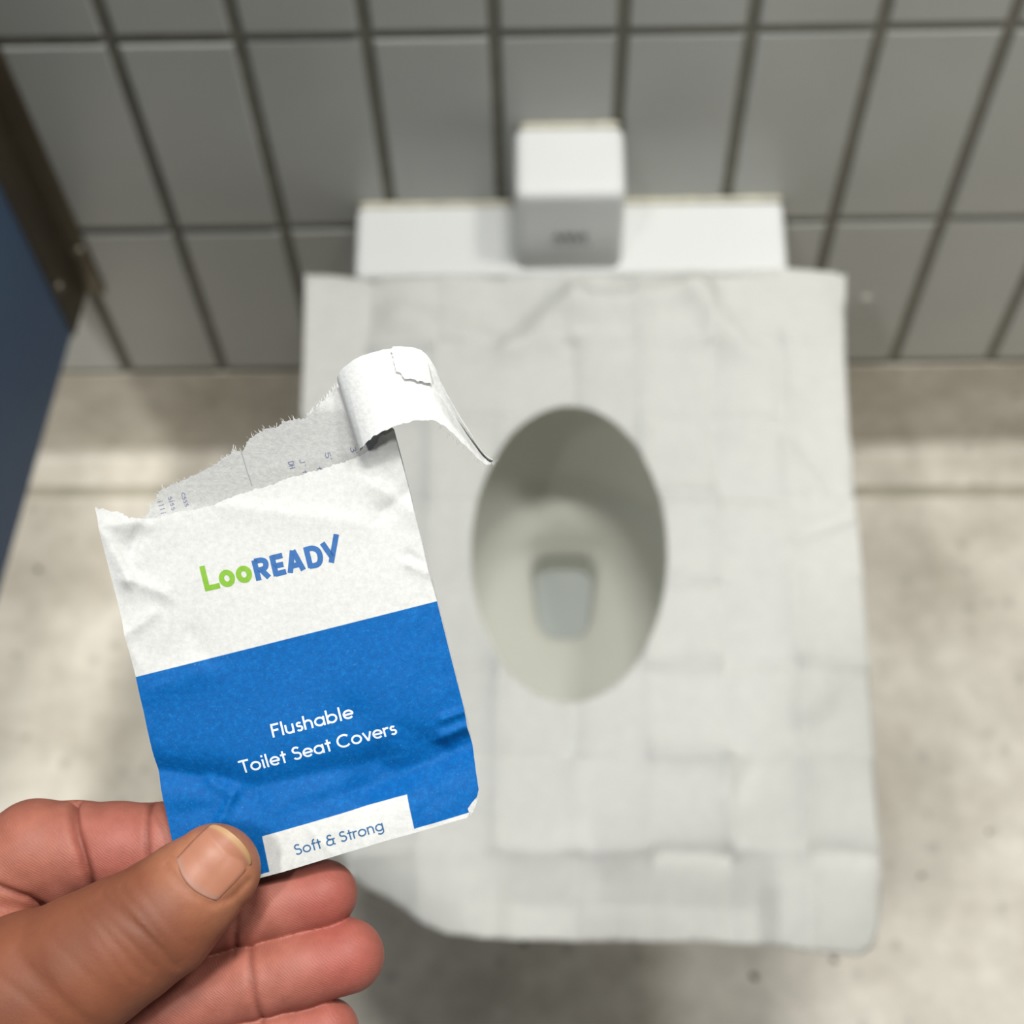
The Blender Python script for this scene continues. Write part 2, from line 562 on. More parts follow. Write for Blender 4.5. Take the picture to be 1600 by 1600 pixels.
def fill(outer, holes, step, jitter=0.15, seed=1):
    rng = np.random.default_rng(seed)
    lo, hi = outer.min(0), outer.max(0)
    gx, gy = np.meshgrid(np.arange(lo[0], hi[0], step), np.arange(lo[1], hi[1], step))
    P = np.stack([gx.ravel(), gy.ravel()], 1) + rng.uniform(-jitter, jitter, (gx.size, 2)) * step
    P = P[inside(P, outer)]
    P = P[poly_dist(P, outer) > step * 0.45]
    for h in holes:
        P = P[~inside(P, h)]
        P = P[poly_dist(P, h) > step * 0.45]
    pts = [outer] + list(holes) + [P]
    E = []; b = 0
    for q in [outer] + list(holes):
        E += [(b + i, b + (i + 1) % len(q)) for i in range(len(q))]; b += len(q)
    allp = np.concatenate(pts)
    res = delaunay_2d_cdt([Vector(p) for p in allp], E, [], 0, 1e-9)
    v = np.array([tuple(p) for p in res[0]]); f = np.array([tuple(q) for q in res[2] if len(q) == 3])
    c = v[f].mean(1)
    keep = inside(c, outer)
    for h in holes: keep &= ~inside(c, h)
    return v, f[keep]


# ------------------------------------------------------------------ paper toilet seat cover
SX0, SY0 = 0.0215, 0.6745          # middle of the back edge
CW, CL = 0.0475, 0.0592            # fold cell
rs = np.random.default_rng(11)
NODE = np.clip(rs.normal(0, 0.0040, (11, 11)), -0.006, 0.007)
SEG = rs.uniform(0.2, 1.0, (2, 12, 12)) * rs.choice([-1, 1, 1], (2, 12, 12))


def sheet_z(x, y):
    x = np.asarray(x, float); y = np.asarray(y, float)
    u = (x - SX0 + 0.012 * (SY0 - y)) / CW + 5
    w = (SY0 - y) / CL + 1
    u = np.clip(u, 0.001, 9.99); w = np.clip(w, 0.001, 9.99)
    i = u.astype(int); j = w.astype(int); fu = u - i; fw_ = w - j
    z = (NODE[i, j] * (1 - fu) * (1 - fw_) + NODE[i + 1, j] * fu * (1 - fw_) + NODE[i, j + 1] * (1 - fu) * fw_ + NODE[i + 1, j + 1] * fu * fw_)
    # crease ridges along the folds
    iu = np.round(u).astype(int); ju = np.round(w).astype(int)
    z = z + 0.0062 * SEG[0, iu, j] * np.exp(-np.abs(u - iu) * CW / 0.005)
    z = z + 0.0070 * SEG[1, i, ju] * np.exp(-np.abs(w - ju) * CL / 0.005)
    # the unsupported rim of the paper sags beyond the seat
    dx = np.abs(x - TX) / 0.178; dy = np.abs(y - 0.453) / 0.222
    rr = (dx ** 2.5 + dy ** 2.5) ** (1 / 2.5)
    out = np.maximum(0, rr - 1) * 0.2
    z = z - 4.5 * out ** 2 * np.clip((0.60 - y) / 0.08, 0.05, 1)
    z = z - 1.6 * np.maximum(0, 0.262 - y) ** 1.6 * (0.75 + 0.25 * np.sin(x * 30))
    z = z - 0.40 * np.clip(0.262 - y, 0, 0.032) * np.clip((x + 0.05) / 0.03, 0, 1) * np.clip((0.140 - x) / 0.012, 0, 1)
    # front left corner hangs and curls under
    dcl = np.maximum(0, -0.045 - x + 0.55 * (0.235 - y))
    z = z - 6.0 * np.where(y < 0.33, dcl ** 2, 0) * np.clip((0.33 - y) / 0.1, 0, 1)
    # large soft dents near the back
    def dent(x1, y1, x2, y2, a, wd):
        ab = np.array([x2 - x1, y2 - y1]); l = ab @ ab
        t_ = np.clip(((x - x1) * ab[0] + (y - y1) * ab[1]) / l, 0, 1)
        d = np.hypot(x - x1 - t_ * ab[0], y - y1 - t_ * ab[1])
        return 1.7 * a * np.exp(-(d / wd) ** 2)
    z = z + dent(-0.10, 0.638, -0.035, 0.612, 0.0050, 0.014)
    z = z + dent(-0.02, 0.612, 0.022, 0.650, 0.0052, 0.011)
    z = z + dent(0.03, 0.640, 0.105, 0.655, 0.0055, 0.013)
    z = z + dent(0.105, 0.655, 0.135, 0.612, 0.0040, 0.010)
    z = z - dent(-0.035, 0.645, -0.015, 0.628, 0.0025, 0.014)
    z = z + dent(0.165, 0.53, 0.180, 0.50, 0.0030, 0.009)
    z = z - dent(0.165, 0.47, 0.207, 0.485, 0.0028, 0.006)
    z = z + dent(0.145, 0.33, 0.175, 0.36, 0.0030, 0.010)
    z = z + dent(0.120, 0.30, 0.150, 0.335, -0.0030, 0.010)
    z = z + dent(0.02, 0.275, 0.03, 0.245, -0.0025, 0.012)
    z = z + 0.0012 * np.sin(x * 55 + 3 * np.sin(y * 31)) * np.sin(y * 42 + 1.3)
    return 0.4150 + z


def to_sheet(px, py):
    z = 0.41
    for _ in range(12):
        p = onZ(px, py, z); z = 0.5 * z + 0.5 * float(sheet_z(np.array([p[0]]), np.array([p[1]]))[0])
    return (p[0], p[1])


def build_sheet():
    outl = [(480, 431), (700, 429), (900, 428), (1110, 428), (1322, 428), (1320, 520), (1323, 600), (1326, 660), (1333, 720),
            (1337, 790), (1343, 850), (1349, 900), (1355, 1000), (1361, 1100), (1366, 1200), (1371, 1280), (1376, 1330), (1377, 1390),
            (1374, 1440), (1364, 1480), (1345, 1492), (1305, 1491), (1250, 1486), (1180, 1477), (1120, 1472), (1040, 1472), (960, 1471),
            (860, 1469), (750, 1466), (700, 1460), (660, 1444), (630, 1420), (600, 1402), (565, 1385), (540, 1362), (515, 1320), (500, 1260), (492, 1180), (480, 1000), (472, 800), (471, 650), (475, 540)]
    outer = np.array([to_sheet(*p) for p in outl])
    outer = densify(outer, 0.003)
    hole = np.array([to_sheet(889.5 + 153 * math.cos(a), 866 - 231 * math.sin(a) + 0) for a in np.linspace(0, 2 * math.pi, 120, endpoint=False)])
    v, f = fill(outer, [hole], 0.0027)
    z = sheet_z(v[:, 0], v[:, 1])
    V = np.column_stack([v, z])
    a = V[f[:, 1]] - V[f[:, 0]]; b = V[f[:, 2]] - V[f[:, 0]]
    flip = (a[:, 0] * b[:, 1] - a[:, 1] * b[:, 0]) < 0
    f[flip] = f[flip][:, ::-1]
    o = mesh_obj('toilet_seat_cover', V, f, M_PAPER, smooth=True, loc=(SX0, 0.44, 0.41))
    m = o.modifiers.new('paper', 'SOLIDIFY'); m.thickness = 0.0003; m.offset = -1
    tag(o, 'unfolded white paper seat cover with an oval hole, creased, lying on the toilet', 'toilet seat cover')


build_sheet()

# ------------------------------------------------------------------ packet
PKO = pk(450.0, 1000.0)


def hsh(seed, n=18, lo=0.01, hi=0.06):
    r = np.random.default_rng(seed)
    ang = r.uniform(0, 2 * math.pi, n); fr = r.uniform(lo, hi, n); ph = r.uniform(0, 6.28, n); am = 1 / (fr / lo)
    return ang, fr, ph, am / am.sum()


WN = hsh(3)


def wob(x, y, W=WN):
    s = 0
    for a, fr, ph, am in zip(*W): s = s + am * np.sin(fr * (x * math.cos(a) + y * math.sin(a)) + ph)
    return s


# ridges / valleys of the crumpled front: x1,y1,x2,y2,height,width(lower side),width(upper side)
CREASE = [(575, 1232, 742, 1160, -15.0, 30, 40), (690, 1150, 735, 1132, 7, 12, 8), (690, 1122, 726, 1110, 5, 9, 5), (385, 1232, 580, 1192, -8.0, 22, 26),
          (245, 1204, 345, 1220, -10.0, 22, 24), (330, 1222, 356, 1234, 5, 10, 8), (345, 1282, 368, 1236, 4, 9, 7), (280, 1270, 400, 1255, -3, 20, 20),
          (470, 1260, 560, 1235, -3.5, 26, 20), (240, 1075, 320, 1045, 3.5, 26, 18), (560, 1120, 600, 1200, -5.0, 34, 30),
          (170, 840, 205, 905, 5.0, 16, 9), (205, 905, 260, 925, 4.0, 14, 9), (198, 990, 240, 960, 3.5, 12, 12), (165, 820, 225, 815, 5, 16, 10),
          (225, 815, 205, 860, -4, 12, 10), (590, 760, 650, 800, 4.0, 20, 10), (600, 800, 640, 770, -4, 14, 12), (640, 880, 668, 892, 4, 9, 7),
          (640, 868, 664, 884, -3, 8, 7), (360, 790, 560, 815, 2.5, 26, 12), (190, 985, 222, 1040, 2.5, 12, 10), (300, 990, 330, 1030, -2, 18, 18),
          (640, 1140, 700, 1180, -3, 22, 16), (480, 1290, 520, 1330, 1.2, 6, 5), (560, 1290, 580, 1340, 1.0, 6, 6)]


def front_h(x, y):
    x = np.asarray(x, float); y = np.asarray(y, float)
    h = 11.0 - 0.00006 * (x - 450) ** 2 + 5.0 * wob(x, y) + 0 * x
    for x1, y1, x2, y2, a, w1, w2 in CREASE:
        ab = np.array([x2 - x1, y2 - y1], float); l2 = ab @ ab
        t_ = ((x - x1) * ab[0] + (y - y1) * ab[1]) / l2
        tc = np.clip(t_, 0, 1)
        dx, dy = x - x1 - tc * ab[0], y - y1 - tc * ab[1]
        d = np.hypot(dx, dy); side = (dx * ab[1] - dy * ab[0]) * (1 if ab[0] >= 0 else -1)
        w = np.where(side < 0, w1, w2)
        h = h + 1.7 * a * np.exp(-(d / w) ** 1.6)
    edge = np.clip((np.abs((x - 450) + 0.22 * (y - 1050)) - 120) / 110, 0, 1) * 0.8 + np.clip((y - 1130) / 120, 0, 1) * 0.6 + 0.12
    h = h + edge * (5.0 * np.abs(wob(x * 2.3 + 11, y * 2.3)) + 2.6 * np.abs(wob(y * 4.1, x * 4.1 + 70)))
    # pinch under the thumb
    h = h - 4 * np.exp(-(((x - 340) / 90) ** 2 + ((y - 1340) / 70) ** 2))
    # the mouth of the torn envelope bulges towards the strip at upper right
    h = h + 16 * np.exp(-(((x - 600) / 45) ** 2 + ((y - 690) / 40) ** 2))
    return h


def back_h(x, y):
    x = np.asarray(x, float); y = np.asarray(y, float)
    up = np.clip((790 - y) / 150, 0, 1)
    return -3.0 + 38 * up ** 1.25 + 7.0 * wob(x + 90, y * 1.6, WN) * up - 7 * up + 3 * np.exp(-((y - 740 + 0.25 * (x - 420)) / 20) ** 2) * up \
        - 27 * (1 - up) - 4 * np.exp(-(((x - 340) / 90) ** 2 + ((y - 1340) / 70) ** 2))


rj = np.random.default_rng(8)


def ragged(poly, step, amp, seed=1, fib=0.0):
    r = np.random.default_rng(seed)
    P = densify(poly, step, closed=False)
    d = np.gradient(P, axis=0); n = np.stack([d[:, 1], -d[:, 0]], 1); n /= np.linalg.norm(n, axis=1)[:, None] + 1e-9
    a = r.normal(0, amp, len(P)); a = 0.5 * a + 0.5 * np.roll(a, 1)
    if fib: a += np.where(r.uniform(0, 1, len(P)) < 0.10, r.uniform(0.5, 1, len(P)) * fib, 0)
    a[0] = a[-1] = 0
    return P + n * a[:, None]


BLUE_TOP = ((214, 1057), (683, 939))


def half(t, u, v, p, q):
    """1 where the point lies below/right of the line p -> q (y down)"""
    a, b = (q[1] - p[1]), -(q[0] - p[0])
    c = -(a * p[0] + b * p[1]); L = math.hypot(a, b)
    s = t.math('ADD', t.math('ADD', t.math('MULTIPLY', u, -a / L), t.math('MULTIPLY', v, -b / L)), -c / L)
    return t.math('MULTIPLY_ADD', s, 0.9, 0.5, clamp=True)


def packet_material():
    t = NT('printed_packet_paper'); t.set(Roughness=0.6, Specular_IOR_Level=0.12)
    sp = t.node('ShaderNodeSeparateXYZ'); t.put(sp.inputs[0], t.uv())
    u = t.math('MULTIPLY', sp.outputs[0], 1000.0); v = t.math('MULTIPLY', sp.outputs[1], 1000.0)
    below = half(t, u, v, *BLUE_TOP)
    above = t.math('SUBTRACT', 1.0, half(t, u, v, (412, 1363.5), (733, 1268)))
    b1 = half(t, u, v, (411, 1305), (636, 1241))                       # under the box's top edge
    b2 = t.math('SUBTRACT', 1.0, half(t, u, v, (411, 1305), (422.5, 1362)))  # right of its left edge
    b3 = half(t, u, v, (636, 1241), (649, 1299))                       # left of its right edge
    boxm = t.math('MULTIPLY', b1, t.math('MULTIPLY', b2, b3))
    m = t.math('MULTIPLY', t.math('MULTIPLY', below, above), t.math('SUBTRACT', 1.0, boxm))
    o = t.obj()
    n1 = t.noise(o, 900, 5, 0.7); n2 = t.noise(o, 2600, 3, 0.7)
    white = t.ramp(n1, [(0.3, lin(182, 183, 181)), (0.7, lin(198, 198, 196))])
    blue = t.ramp(n1, [(0.28, lin(0, 74, 138)), (0.55, lin(0, 86, 153)), (0.8, lin(10, 104, 172))])
    blue = t.mix(t.math('MULTIPLY', t.ramp(n2, [(0.62, 0.0), (0.78, 1.0)]), 0.30), blue, lin(130, 180, 228))
    t.base(t.mix(m, white, blue))
    t.bump(t.noise(o, 1500, 4, 0.7), 0.35, 0.0002)
    return t.m


M_PRINT = packet_material()
t = NT('packet_white_paper'); t.set(Roughness=0.75)
n_ = t.noise(t.obj(), 1100, 5, 0.7)
t.base(t.ramp(n_, [(0.3, lin(200, 201, 200)), (0.7, lin(218, 218, 216))])); t.bump(n_, 0.5, 0.00025)
M_PKWHITE = t.m
t = NT('packet_inner_paper_shaded'); t.set(Roughness=0.85)
n_ = t.noise(t.obj(), 1000, 5, 0.7)
t.base(t.ramp(n_, [(0.3, lin(172, 172, 171)), (0.7, lin(192, 192, 190))])); t.bump(n_, 0.5, 0.0003)  # darker than the white paper: shade of the back panel put into the tone
M_PKIN = t.m
M_INKW = simple('white_ink', (206, 212, 220), 0.6)
M_INKB = simple('blue_ink', (14, 84, 146), 0.6, var=0.08, vscale=900)
M_INKG = simple('green_ink', (108, 156, 18), 0.6, var=0.08, vscale=900)
M_INKN = simple('steel_blue_ink', (32, 84, 128), 0.6, var=0.06, vscale=900)
M_INKF = simple('faint_showthrough_ink', (106, 118, 152), 0.8)
M_SEAM = simple('seam_edge', (150, 150, 150), 0.8)


# ---- stroke lettering
def arc(cx, cy, rx, ry, a0, a1, n=None):
    n = n or max(6, int(abs(a1 - a0) / 12))
    return [(cx + rx * math.cos(math.radians(a)), cy + ry * math.sin(math.radians(a))) for a in np.linspace(a0, a1, n + 1)]


def spline(p, n=6):
    p = [np.array(q, float) for q in p]; p = [2 * p[0] - p[1]] + p + [2 * p[-1] - p[-2]]; out = []
    for i in range(1, len(p) - 2):
        for k in range(n):
            s = k / n
            out.append(tuple(0.5 * (2 * p[i] + (p[i + 1] - p[i - 1]) * s + (2 * p[i - 1] - 5 * p[i] + 4 * p[i + 1] - p[i + 2]) * s * s + (-p[i - 1] + 3 * p[i] - 3 * p[i + 1] + p[i + 2]) * s ** 3)))
    out.append(tuple(p[-2])); return out


W_ = 0.065
G = {
    'F': (0.60, [[(W_, 0), (W_, 1)], [(0, 1 - W_), (0.52, 1 - W_)], [(0, 0.52), (0.46, 0.52)]]),
    'l': (0.26, [[(0.10, 0), (0.10, 1.04)]]),
    'i': (0.26, [[(0.10, 0), (0.10, 0.70)], [(0.10, 0.86), (0.10, 1.01)]]),
    'u': (0.68, [[(W_, 0.70), (W_, 0.28)] + arc(0.29, 0.28, 0.225, 0.225, 180, 360)[1:] + [(0.515, 0.70)], [(0.515, 0.3), (0.515, 0)]]),
    'n': (0.68, [[(W_, 0), (W_, 0.70)], [(W_, 0.35)] + arc(0.29, 0.42, 0.225, 0.225, 180, 0) + [(0.515, 0)]]),
    'h': (0.68, [[(W_, 0), (W_, 1.04)], [(W_, 0.35)] + arc(0.29, 0.42, 0.225, 0.225, 180, 0) + [(0.515, 0)]]),
    's': (0.52, [arc(0.235, 0.505, 0.135, 0.13, 30, 270) + arc(0.235, 0.215, 0.165, 0.16, 90, -150)[1:]]),
    'a': (0.78, [arc(0.34, 0.35, 0.28, 0.285, 0, 360, 28), [(0.62, 0.70), (0.62, 0)]]),
    'b': (0.78, [arc(0.35, 0.35, 0.28, 0.285, 0, 360, 28), [(W_, 1.04), (W_, 0)]]),
    'o': (0.78, [arc(0.36, 0.35, 0.29, 0.285, 0, 360, 28)]),
    'e': (0.74, [arc(0.35, 0.35, 0.285, 0.285, 0, 318, 26), [(0.07, 0.35), (0.66, 0.35)]]),
    'T': (0.70, [[(0, 1 - W_), (0.68, 1 - W_)], [(0.34, 1), (0.34, 0)]]),
    't': (0.44, [[(0.20, 0.92), (0.20, 0)], [(0.02, 0.64), (0.40, 0.64)]]),
    'f': (0.42, [[(0.17, 0), (0.17, 0.80)] + arc(0.33, 0.80, 0.16, 0.18, 180, 80)[1:], [(0.02, 0.64), (0.38, 0.64)]]),
    'S': (0.68, [arc(0.31, 0.735, 0.21, 0.20, 30, 270) + arc(0.31, 0.30, 0.245, 0.235, 90, -150)[1:]]),
    'C': (0.92, [arc(0.48, 0.5, 0.42, 0.435, 45, 315, 26)]),
    'c': (0.60, [arc(0.34, 0.35, 0.28, 0.285, 45, 315, 22)]),
    'v': (0.64, [[(0.05, 0.70), (0.305, 0.0)], [(0.56, 0.70), (0.305, 0.0)]]),
    'r': (0.42, [[(W_, 0), (W_, 0.70)], [(W_, 0.38)] + arc(0.29, 0.42, 0.225, 0.215, 180, 65)]),
    'g': (0.78, [arc(0.34, 0.35, 0.28, 0.285, 0, 360, 28), [(0.62, 0.70), (0.62, 0.0)] + arc(0.36, 0.0, 0.26, 0.24, 0, -145)]),
    '&': (0.82, [spline([(0.56, 0.86), (0.42, 0.95), (0.25, 0.90), (0.20, 0.76), (0.27, 0.62), (0.44, 0.55)]),
                 spline([(0.44, 0.55), (0.22, 0.52), (0.08, 0.38), (0.10, 0.16), (0.30, 0.05), (0.52, 0.10), (0.60, 0.28), (0.60, 0.55)]), [(0.40, 0.55), (0.78, 0.55)], [(0.58, 0.10), (0.74, 0.03)]]),
    'D': (0.8, [[(W_, 0), (W_, 1)], [(W_, 0.94)] + arc(0.25, 0.5, 0.42, 0.44, 90, -90) + [(W_, 0.06)]]),
    'H': (0.8, [[(W_, 0), (W_, 1)], [(0.6, 0), (0.6, 1)], [(0, 0.5), (0.6, 0.5)]]),
    '3': (0.6, [arc(0.26, 0.74, 0.2, 0.2, 150, -80) + arc(0.26, 0.28, 0.24, 0.25, 80, -150)]),
    '5': (0.6, [[(0.45, 0.94), (0.1, 0.94), (0.08, 0.55)] + arc(0.24, 0.33, 0.24, 0.27, 110, -150)]),
    'J': (0.5, [[(0.3, 1), (0.3, 0.25)] + arc(0.15, 0.25, 0.15, 0.2, 0, -150)]),
    "'": (0.2, [[(0.08, 1.0), (0.08, 0.8)]]),
    'p': (0.78, [arc(0.35, 0.35, 0.28, 0.285, 0, 360, 28), [(W_, 0.70), (W_, -0.3)]]),
    ' ': (0.34, []),
}


def ribbon(lines, w, V, Fc, hf, step=2.5, lift=0.5):
    """flat printed strokes laid on the surface hf; lines in packet units"""
    for L in lines:
        P = densify(L, step, closed=False) if len(L) > 1 else np.array(L)
        closed = np.linalg.norm(P[0] - P[-1]) < 1e-6
        d = np.gradient(P, axis=0)
        if closed: d[0] = d[-1] = P[1] - P[-2]
        n = np.stack([-d[:, 1], d[:, 0]], 1); n /= np.linalg.norm(n, axis=1)[:, None] + 1e-9
        A, B = P + n * w / 2, P - n * w / 2
        b = len(V)
        for Q in (A, P, B):
            for p in pk(Q[:, 0], Q[:, 1], hf(Q[:, 0], Q[:, 1]) + lift): V.append(tuple(p))
        m = len(P)
        for i in range(m - 1):
            Fc.append((b + i, b + i + 1, b + m + i + 1, b + m + i)); Fc.append((b + m + i, b + m + i + 1, b + 2 * m + i + 1, b + 2 * m + i))


def text_lines(s, origin, end, cap, length, track=0.0):
    o = np.array(origin, float); d = np.array(end, float) - o; d /= np.linalg.norm(d); n = np.array([d[1], -d[0]])
    adv = sum(G[c][0] for c in s) - 0.1
    sx = length / adv; out = []; x = 0
    for c in s:
        for st in G[c][1]: out.append([o + d * ((x + p[0]) * sx) + n * (p[1] * cap) for p in st])
        x += G[c][0]
    return out


def lettering(lines, w, mat, parent, hf=front_h, label=None, lift=0.5):
    V, Fc = [], []
    ribbon(lines, w, V, Fc, hf, lift=lift)
    o = mesh_obj('lettering', V, Fc, mat, parent, smooth=False)
    if label: o['label'] = label
    return o


def build_packet():
    root = empty('paper_packet', PKO)
    tag(root, 'torn open white and blue paper packet of seat covers held in the hand', 'packet')
    # ---- back panel, its upper strip seen through the torn mouth
    tear = ragged([(217, 815), (230, 792), (247, 764), (269, 756), (303, 741), (332, 728), (358, 709), (379, 703), (392, 686), (417, 671), (432, 669), (451, 660), (481, 654), (498, 639), (511, 626), (530, 607)], 2.2, 1.3, 4, fib=4.0)
    rest = np.array([(560, 612), (590, 640), (617, 672), (640, 768), (661, 853), (683, 939), (704, 1023), (726, 1110), (735, 1150), (742, 1200), (746, 1238), (732, 1272), (704, 1281), (648, 1297), (442, 1358), (412, 1367), (300, 1400), (286, 1390), (273, 1324), (243, 1190), (214, 1057), (190, 960), (178, 900)], float)
    poly = densify(np.concatenate([tear, rest]), 7)
    v, f = fill(poly, [], 7)
    P = pk(v[:, 0], v[:, 1], back_h(v[:, 0], v[:, 1]))
    bp = mesh_obj('back_panel', P, f, M_PKIN, root)
    bp['label'] = 'inside of the back panel, shade toned into its paper, showing through the torn mouth'
    # ---- front panel
    top = ragged([(150, 793), (165, 797), (185, 800), (205, 808), (218, 811), (247, 809), (270, 801), (298, 798), (332, 790), (358, 779), (392, 766), (417, 761), (451, 748), (481, 740), (511, 731), (545, 721), (568, 712), (585, 700), (597, 684), (617, 673)], 2.2, 1.0, 6, fib=1.5)
    right = np.array([(617, 673), (640, 768), (661, 853), (668, 886), (683, 939), (704, 1023), (726, 1110), (730, 1136), (738, 1166), (743, 1200), (748, 1232), (746, 1242), (735, 1268), (730, 1276), (704, 1283), (649, 1299.5), (600, 1313), (520, 1337), (442, 1361), (412, 1369), (300, 1402), (290, 1395), (273, 1324), (258, 1255), (243, 1190), (228, 1118), (214, 1057), (190, 960), (170, 878)], float)
    poly = densify(np.concatenate([top, right[1:]]), 4)
    v, f = fill(poly, [], 4)
    P = pk(v[:, 0], v[:, 1], front_h(v[:, 0], v[:, 1]))
    fp = mesh_obj('front_panel', P, f, M_PRINT, root, uv=v / 1000.0)
    # ---- folded-over corner, bottom right
    c = np.array([(735, 1273), (731, 1262), (738, 1252), (748, 1240), (746, 1250), (740, 1266)], float)
    v, f = fill(densify(c, 3), [], 3)
    mesh_obj('folded_corner', pk(v[:, 0], v[:, 1], front_h(v[:, 0], v[:, 1]) + 1.2 + 0.10 * (1262 - v[:, 1] + 0.6 * (v[:, 0] - 738))), f, M_PKIN, root)
    # ---- seam on the back panel
    V, Fc = [], []
    ribbon([[(377, 705), (384, 734), (391, 759)]], 1.1, V, Fc, back_h, lift=0.6)
    mesh_obj('seam', V, Fc, M_SEAM, root, smooth=False)
    # ---- the torn strip rolled over towards the right
    # rows along the strip: upper edge, lower edge, height of each above the packet
    rows = [  # (top x,y,h, bottom x,y,h)
        (640, 600, 16, 622, 660, 12), (600, 590, 10, 600, 668, 12), (560, 600, 12, 578, 682, 18), (541, 604, 24, 569, 700, 27),
        (533, 602, 36, 566, 706, 36), (531.5, 597, 46, 566, 703, 44), (534, 590, 58, 568, 702, 54), (545, 579, 72, 575, 698, 68), (565, 567, 86, 588, 687, 80),
        (590, 559, 95, 606, 678, 88), (618, 554, 100, 630, 668, 92), (647, 554, 100, 655, 662, 92), (668, 560, 95, 680, 662, 87), (683, 580, 84, 702, 673, 76),
        (694, 603, 70, 722, 692, 62), (712, 638, 52, 742, 711, 46), (735, 676, 36, 756, 724, 32), (756, 708, 24, 765, 726, 22), (771, 719, 16, 768, 724, 16)]
    A = np.array(rows, float)
    n = len(A); tt = np.linspace(0, n - 1, 110)
    def interp(col):
        out = []
        for s in tt:
            i = min(int(s), n - 2); k = s - i
            p0, p1, p2, p3 = A[max(i - 1, 0), col], A[i, col], A[i + 1, col], A[min(i + 2, n - 1), col]
            out.append(0.5 * (2 * p1 + (p2 - p0) * k + (2 * p0 - 5 * p1 + 4 * p2 - p3) * k * k + (-p0 + 3 * p1 - 3 * p2 + p3) * k ** 3))
        return np.array(out)
    S = np.stack([interp(c) for c in range(6)], 1)
    r = np.random.default_rng(9)
    nb = r.normal(0, 1.0, 110); nb = 0.6 * nb + 0.4 * np.roll(nb, 1)
    nbt = r.normal(0, 0.35, 110)
    V, Fc = [], []; NB = 26
    for i in range(110):
        t0 = S[i, :3].copy(); b0 = S[i, 3:].copy()
        b0[1] += nb[i] * 1.3; t0[1] += nbt[i]
        for k in range(NB):
            s = k / (NB - 1)
            p = t0 + (b0 - t0) * s
            hh = p[2] + 1.4 * wob(p[0] * 2.2 + 40, p[1] * 2.2, WN) + (2.0 * math.sin(math.pi * s) if tt[i] > 5 else 0)
            if tt[i] > 10.5:                     # a fold running down the far end of the strip
                hh -= 22 * max(0, 1 - abs(s - 0.48) / 0.34) * min(1, (tt[i] - 10.5) / 3)
            V.append(tuple(pk(np.array(p[0]), np.array(p[1]), np.array(hh))))
    for i in range(109):
        for k in range(NB - 1):
            a = i * NB + k
            Fc.append((a, a + NB, a + NB + 1, a + 1))
    st = mesh_obj('torn_strip', V, Fc, M_PKWHITE, root)
    st['label'] = 'white torn strip curling over the top right corner'
    # ---- small torn flap left on the strip
    V3 = np.array(V)
    def strip_h(x, y):
        i0 = int(5.2 / (n - 1) * 109)
        rel = V3[i0 * NB:] - (CAM + FW * PACK_DEPTH)
        X = rel @ RT / K + 800; Y = 800 - rel @ UP / K; Hh = -(rel @ FW) / K
        out = []
        for a, b in zip(np.atleast_1d(x), np.atleast_1d(y)):
            d = (X - a) ** 2 + (Y - b) ** 2; j = np.argsort(d)[:4]; w = 1 / (d[j] + 0.5)
            out.append((Hh[j] * w).sum() / w.sum())
        return np.array(out)
    flap = np.concatenate([np.array([(618, 556.5), (621, 551.5), (632, 551), (650, 552), (663, 556), (668, 560), (673, 575), (679, 606)], float),
                           ragged([(679, 606), (668, 605), (655, 601), (638, 599), (634, 592), (626, 587), (622, 572), (618, 556.5)], 2, 0.8, 3)[1:-1]])
    v, f = fill(densify(flap, 3), [], 3)
    lift = 2.0 + 4.0 * np.clip((v[:, 1] - 575) / 30, 0, 1) + 3.5 * np.clip((632 - v[:, 0]) / 14, 0, 1)
    fl = mesh_obj('torn_flap', pk(v[:, 0], v[:, 1], strip_h(v[:, 0], v[:, 1]) + lift), f, M_PKWHITE, st)
    # ---- whisker fibres along the tears
    V, Fc = [], []
    rf = np.random.default_rng(12)
    for P0, cnt, hgt in ((tear, 70, -8), (np.array([(531, 605), (505, 632), (480, 655)]), 22, -8), (np.array([(690, 668), (720, 694), (745, 716), (764, 727)], float), 26, 50), (np.array([(768, 722), (772, 719)], float), 8, 18)):
        Pd = densify(P0, 1.0, closed=False)
        for _ in range(cnt):
            q = Pd[rf.integers(len(Pd))]; L = rf.uniform(3, 9); a = rf.uniform(-0.9, 0.9) - (math.pi / 2 + 0.5 if hgt < 0 else -math.pi / 2 - 0.4)
            if len(P0) == 2: a = rf.uniform(-0.6, 1.6)
            e = q + L * np.array([math.cos(a), math.sin(a)]); md = (q + e) / 2 + rf.normal(0, 1, 2)
            b = len(V); w = 0.28
            hh = hgt if hgt < 0 else float(hgt - (q[0] - 690) * 0.4)
            hb = back_h(q[0], q[1]) if hgt < 0 else hh
            for (pp, ww) in ((q, w), (md, w), (e, w * 0.5)):
                for sgn in (-1, 1): V.append(tuple(pk(np.array(pp[0] + sgn * ww), np.array(pp[1]), np.array(float(hb) + 0.5))))
            Fc += [(b, b + 1, b + 3, b + 2), (b + 2, b + 3, b + 5, b + 4)]
    fb = mesh_obj('paper_fibres', V, Fc, M_PKWHITE, root, smooth=False)
    fb['kind'] = 'stuff'
    # ---- printing
    lettering(text_lines('Flushable', (428.3, 1150.9), (551, 1121.5), 21.0, 128.5), 3.1, M_INKW, fp, label='white printed word Flushable')
    lettering(text_lines('Toilet Seat Covers', (378, 1208.5), (607.2, 1149.8), 21.0, 250.6), 3.1, M_INKW, fp, label='white printed words Toilet Seat Covers')
    lettering(text_lines('Soft & Strong', (463.5, 1334.5), (578, 1302.0), 17.0, 143.0), 2.3, M_INKN, fp, label='blue printed words Soft & Strong in the white box')
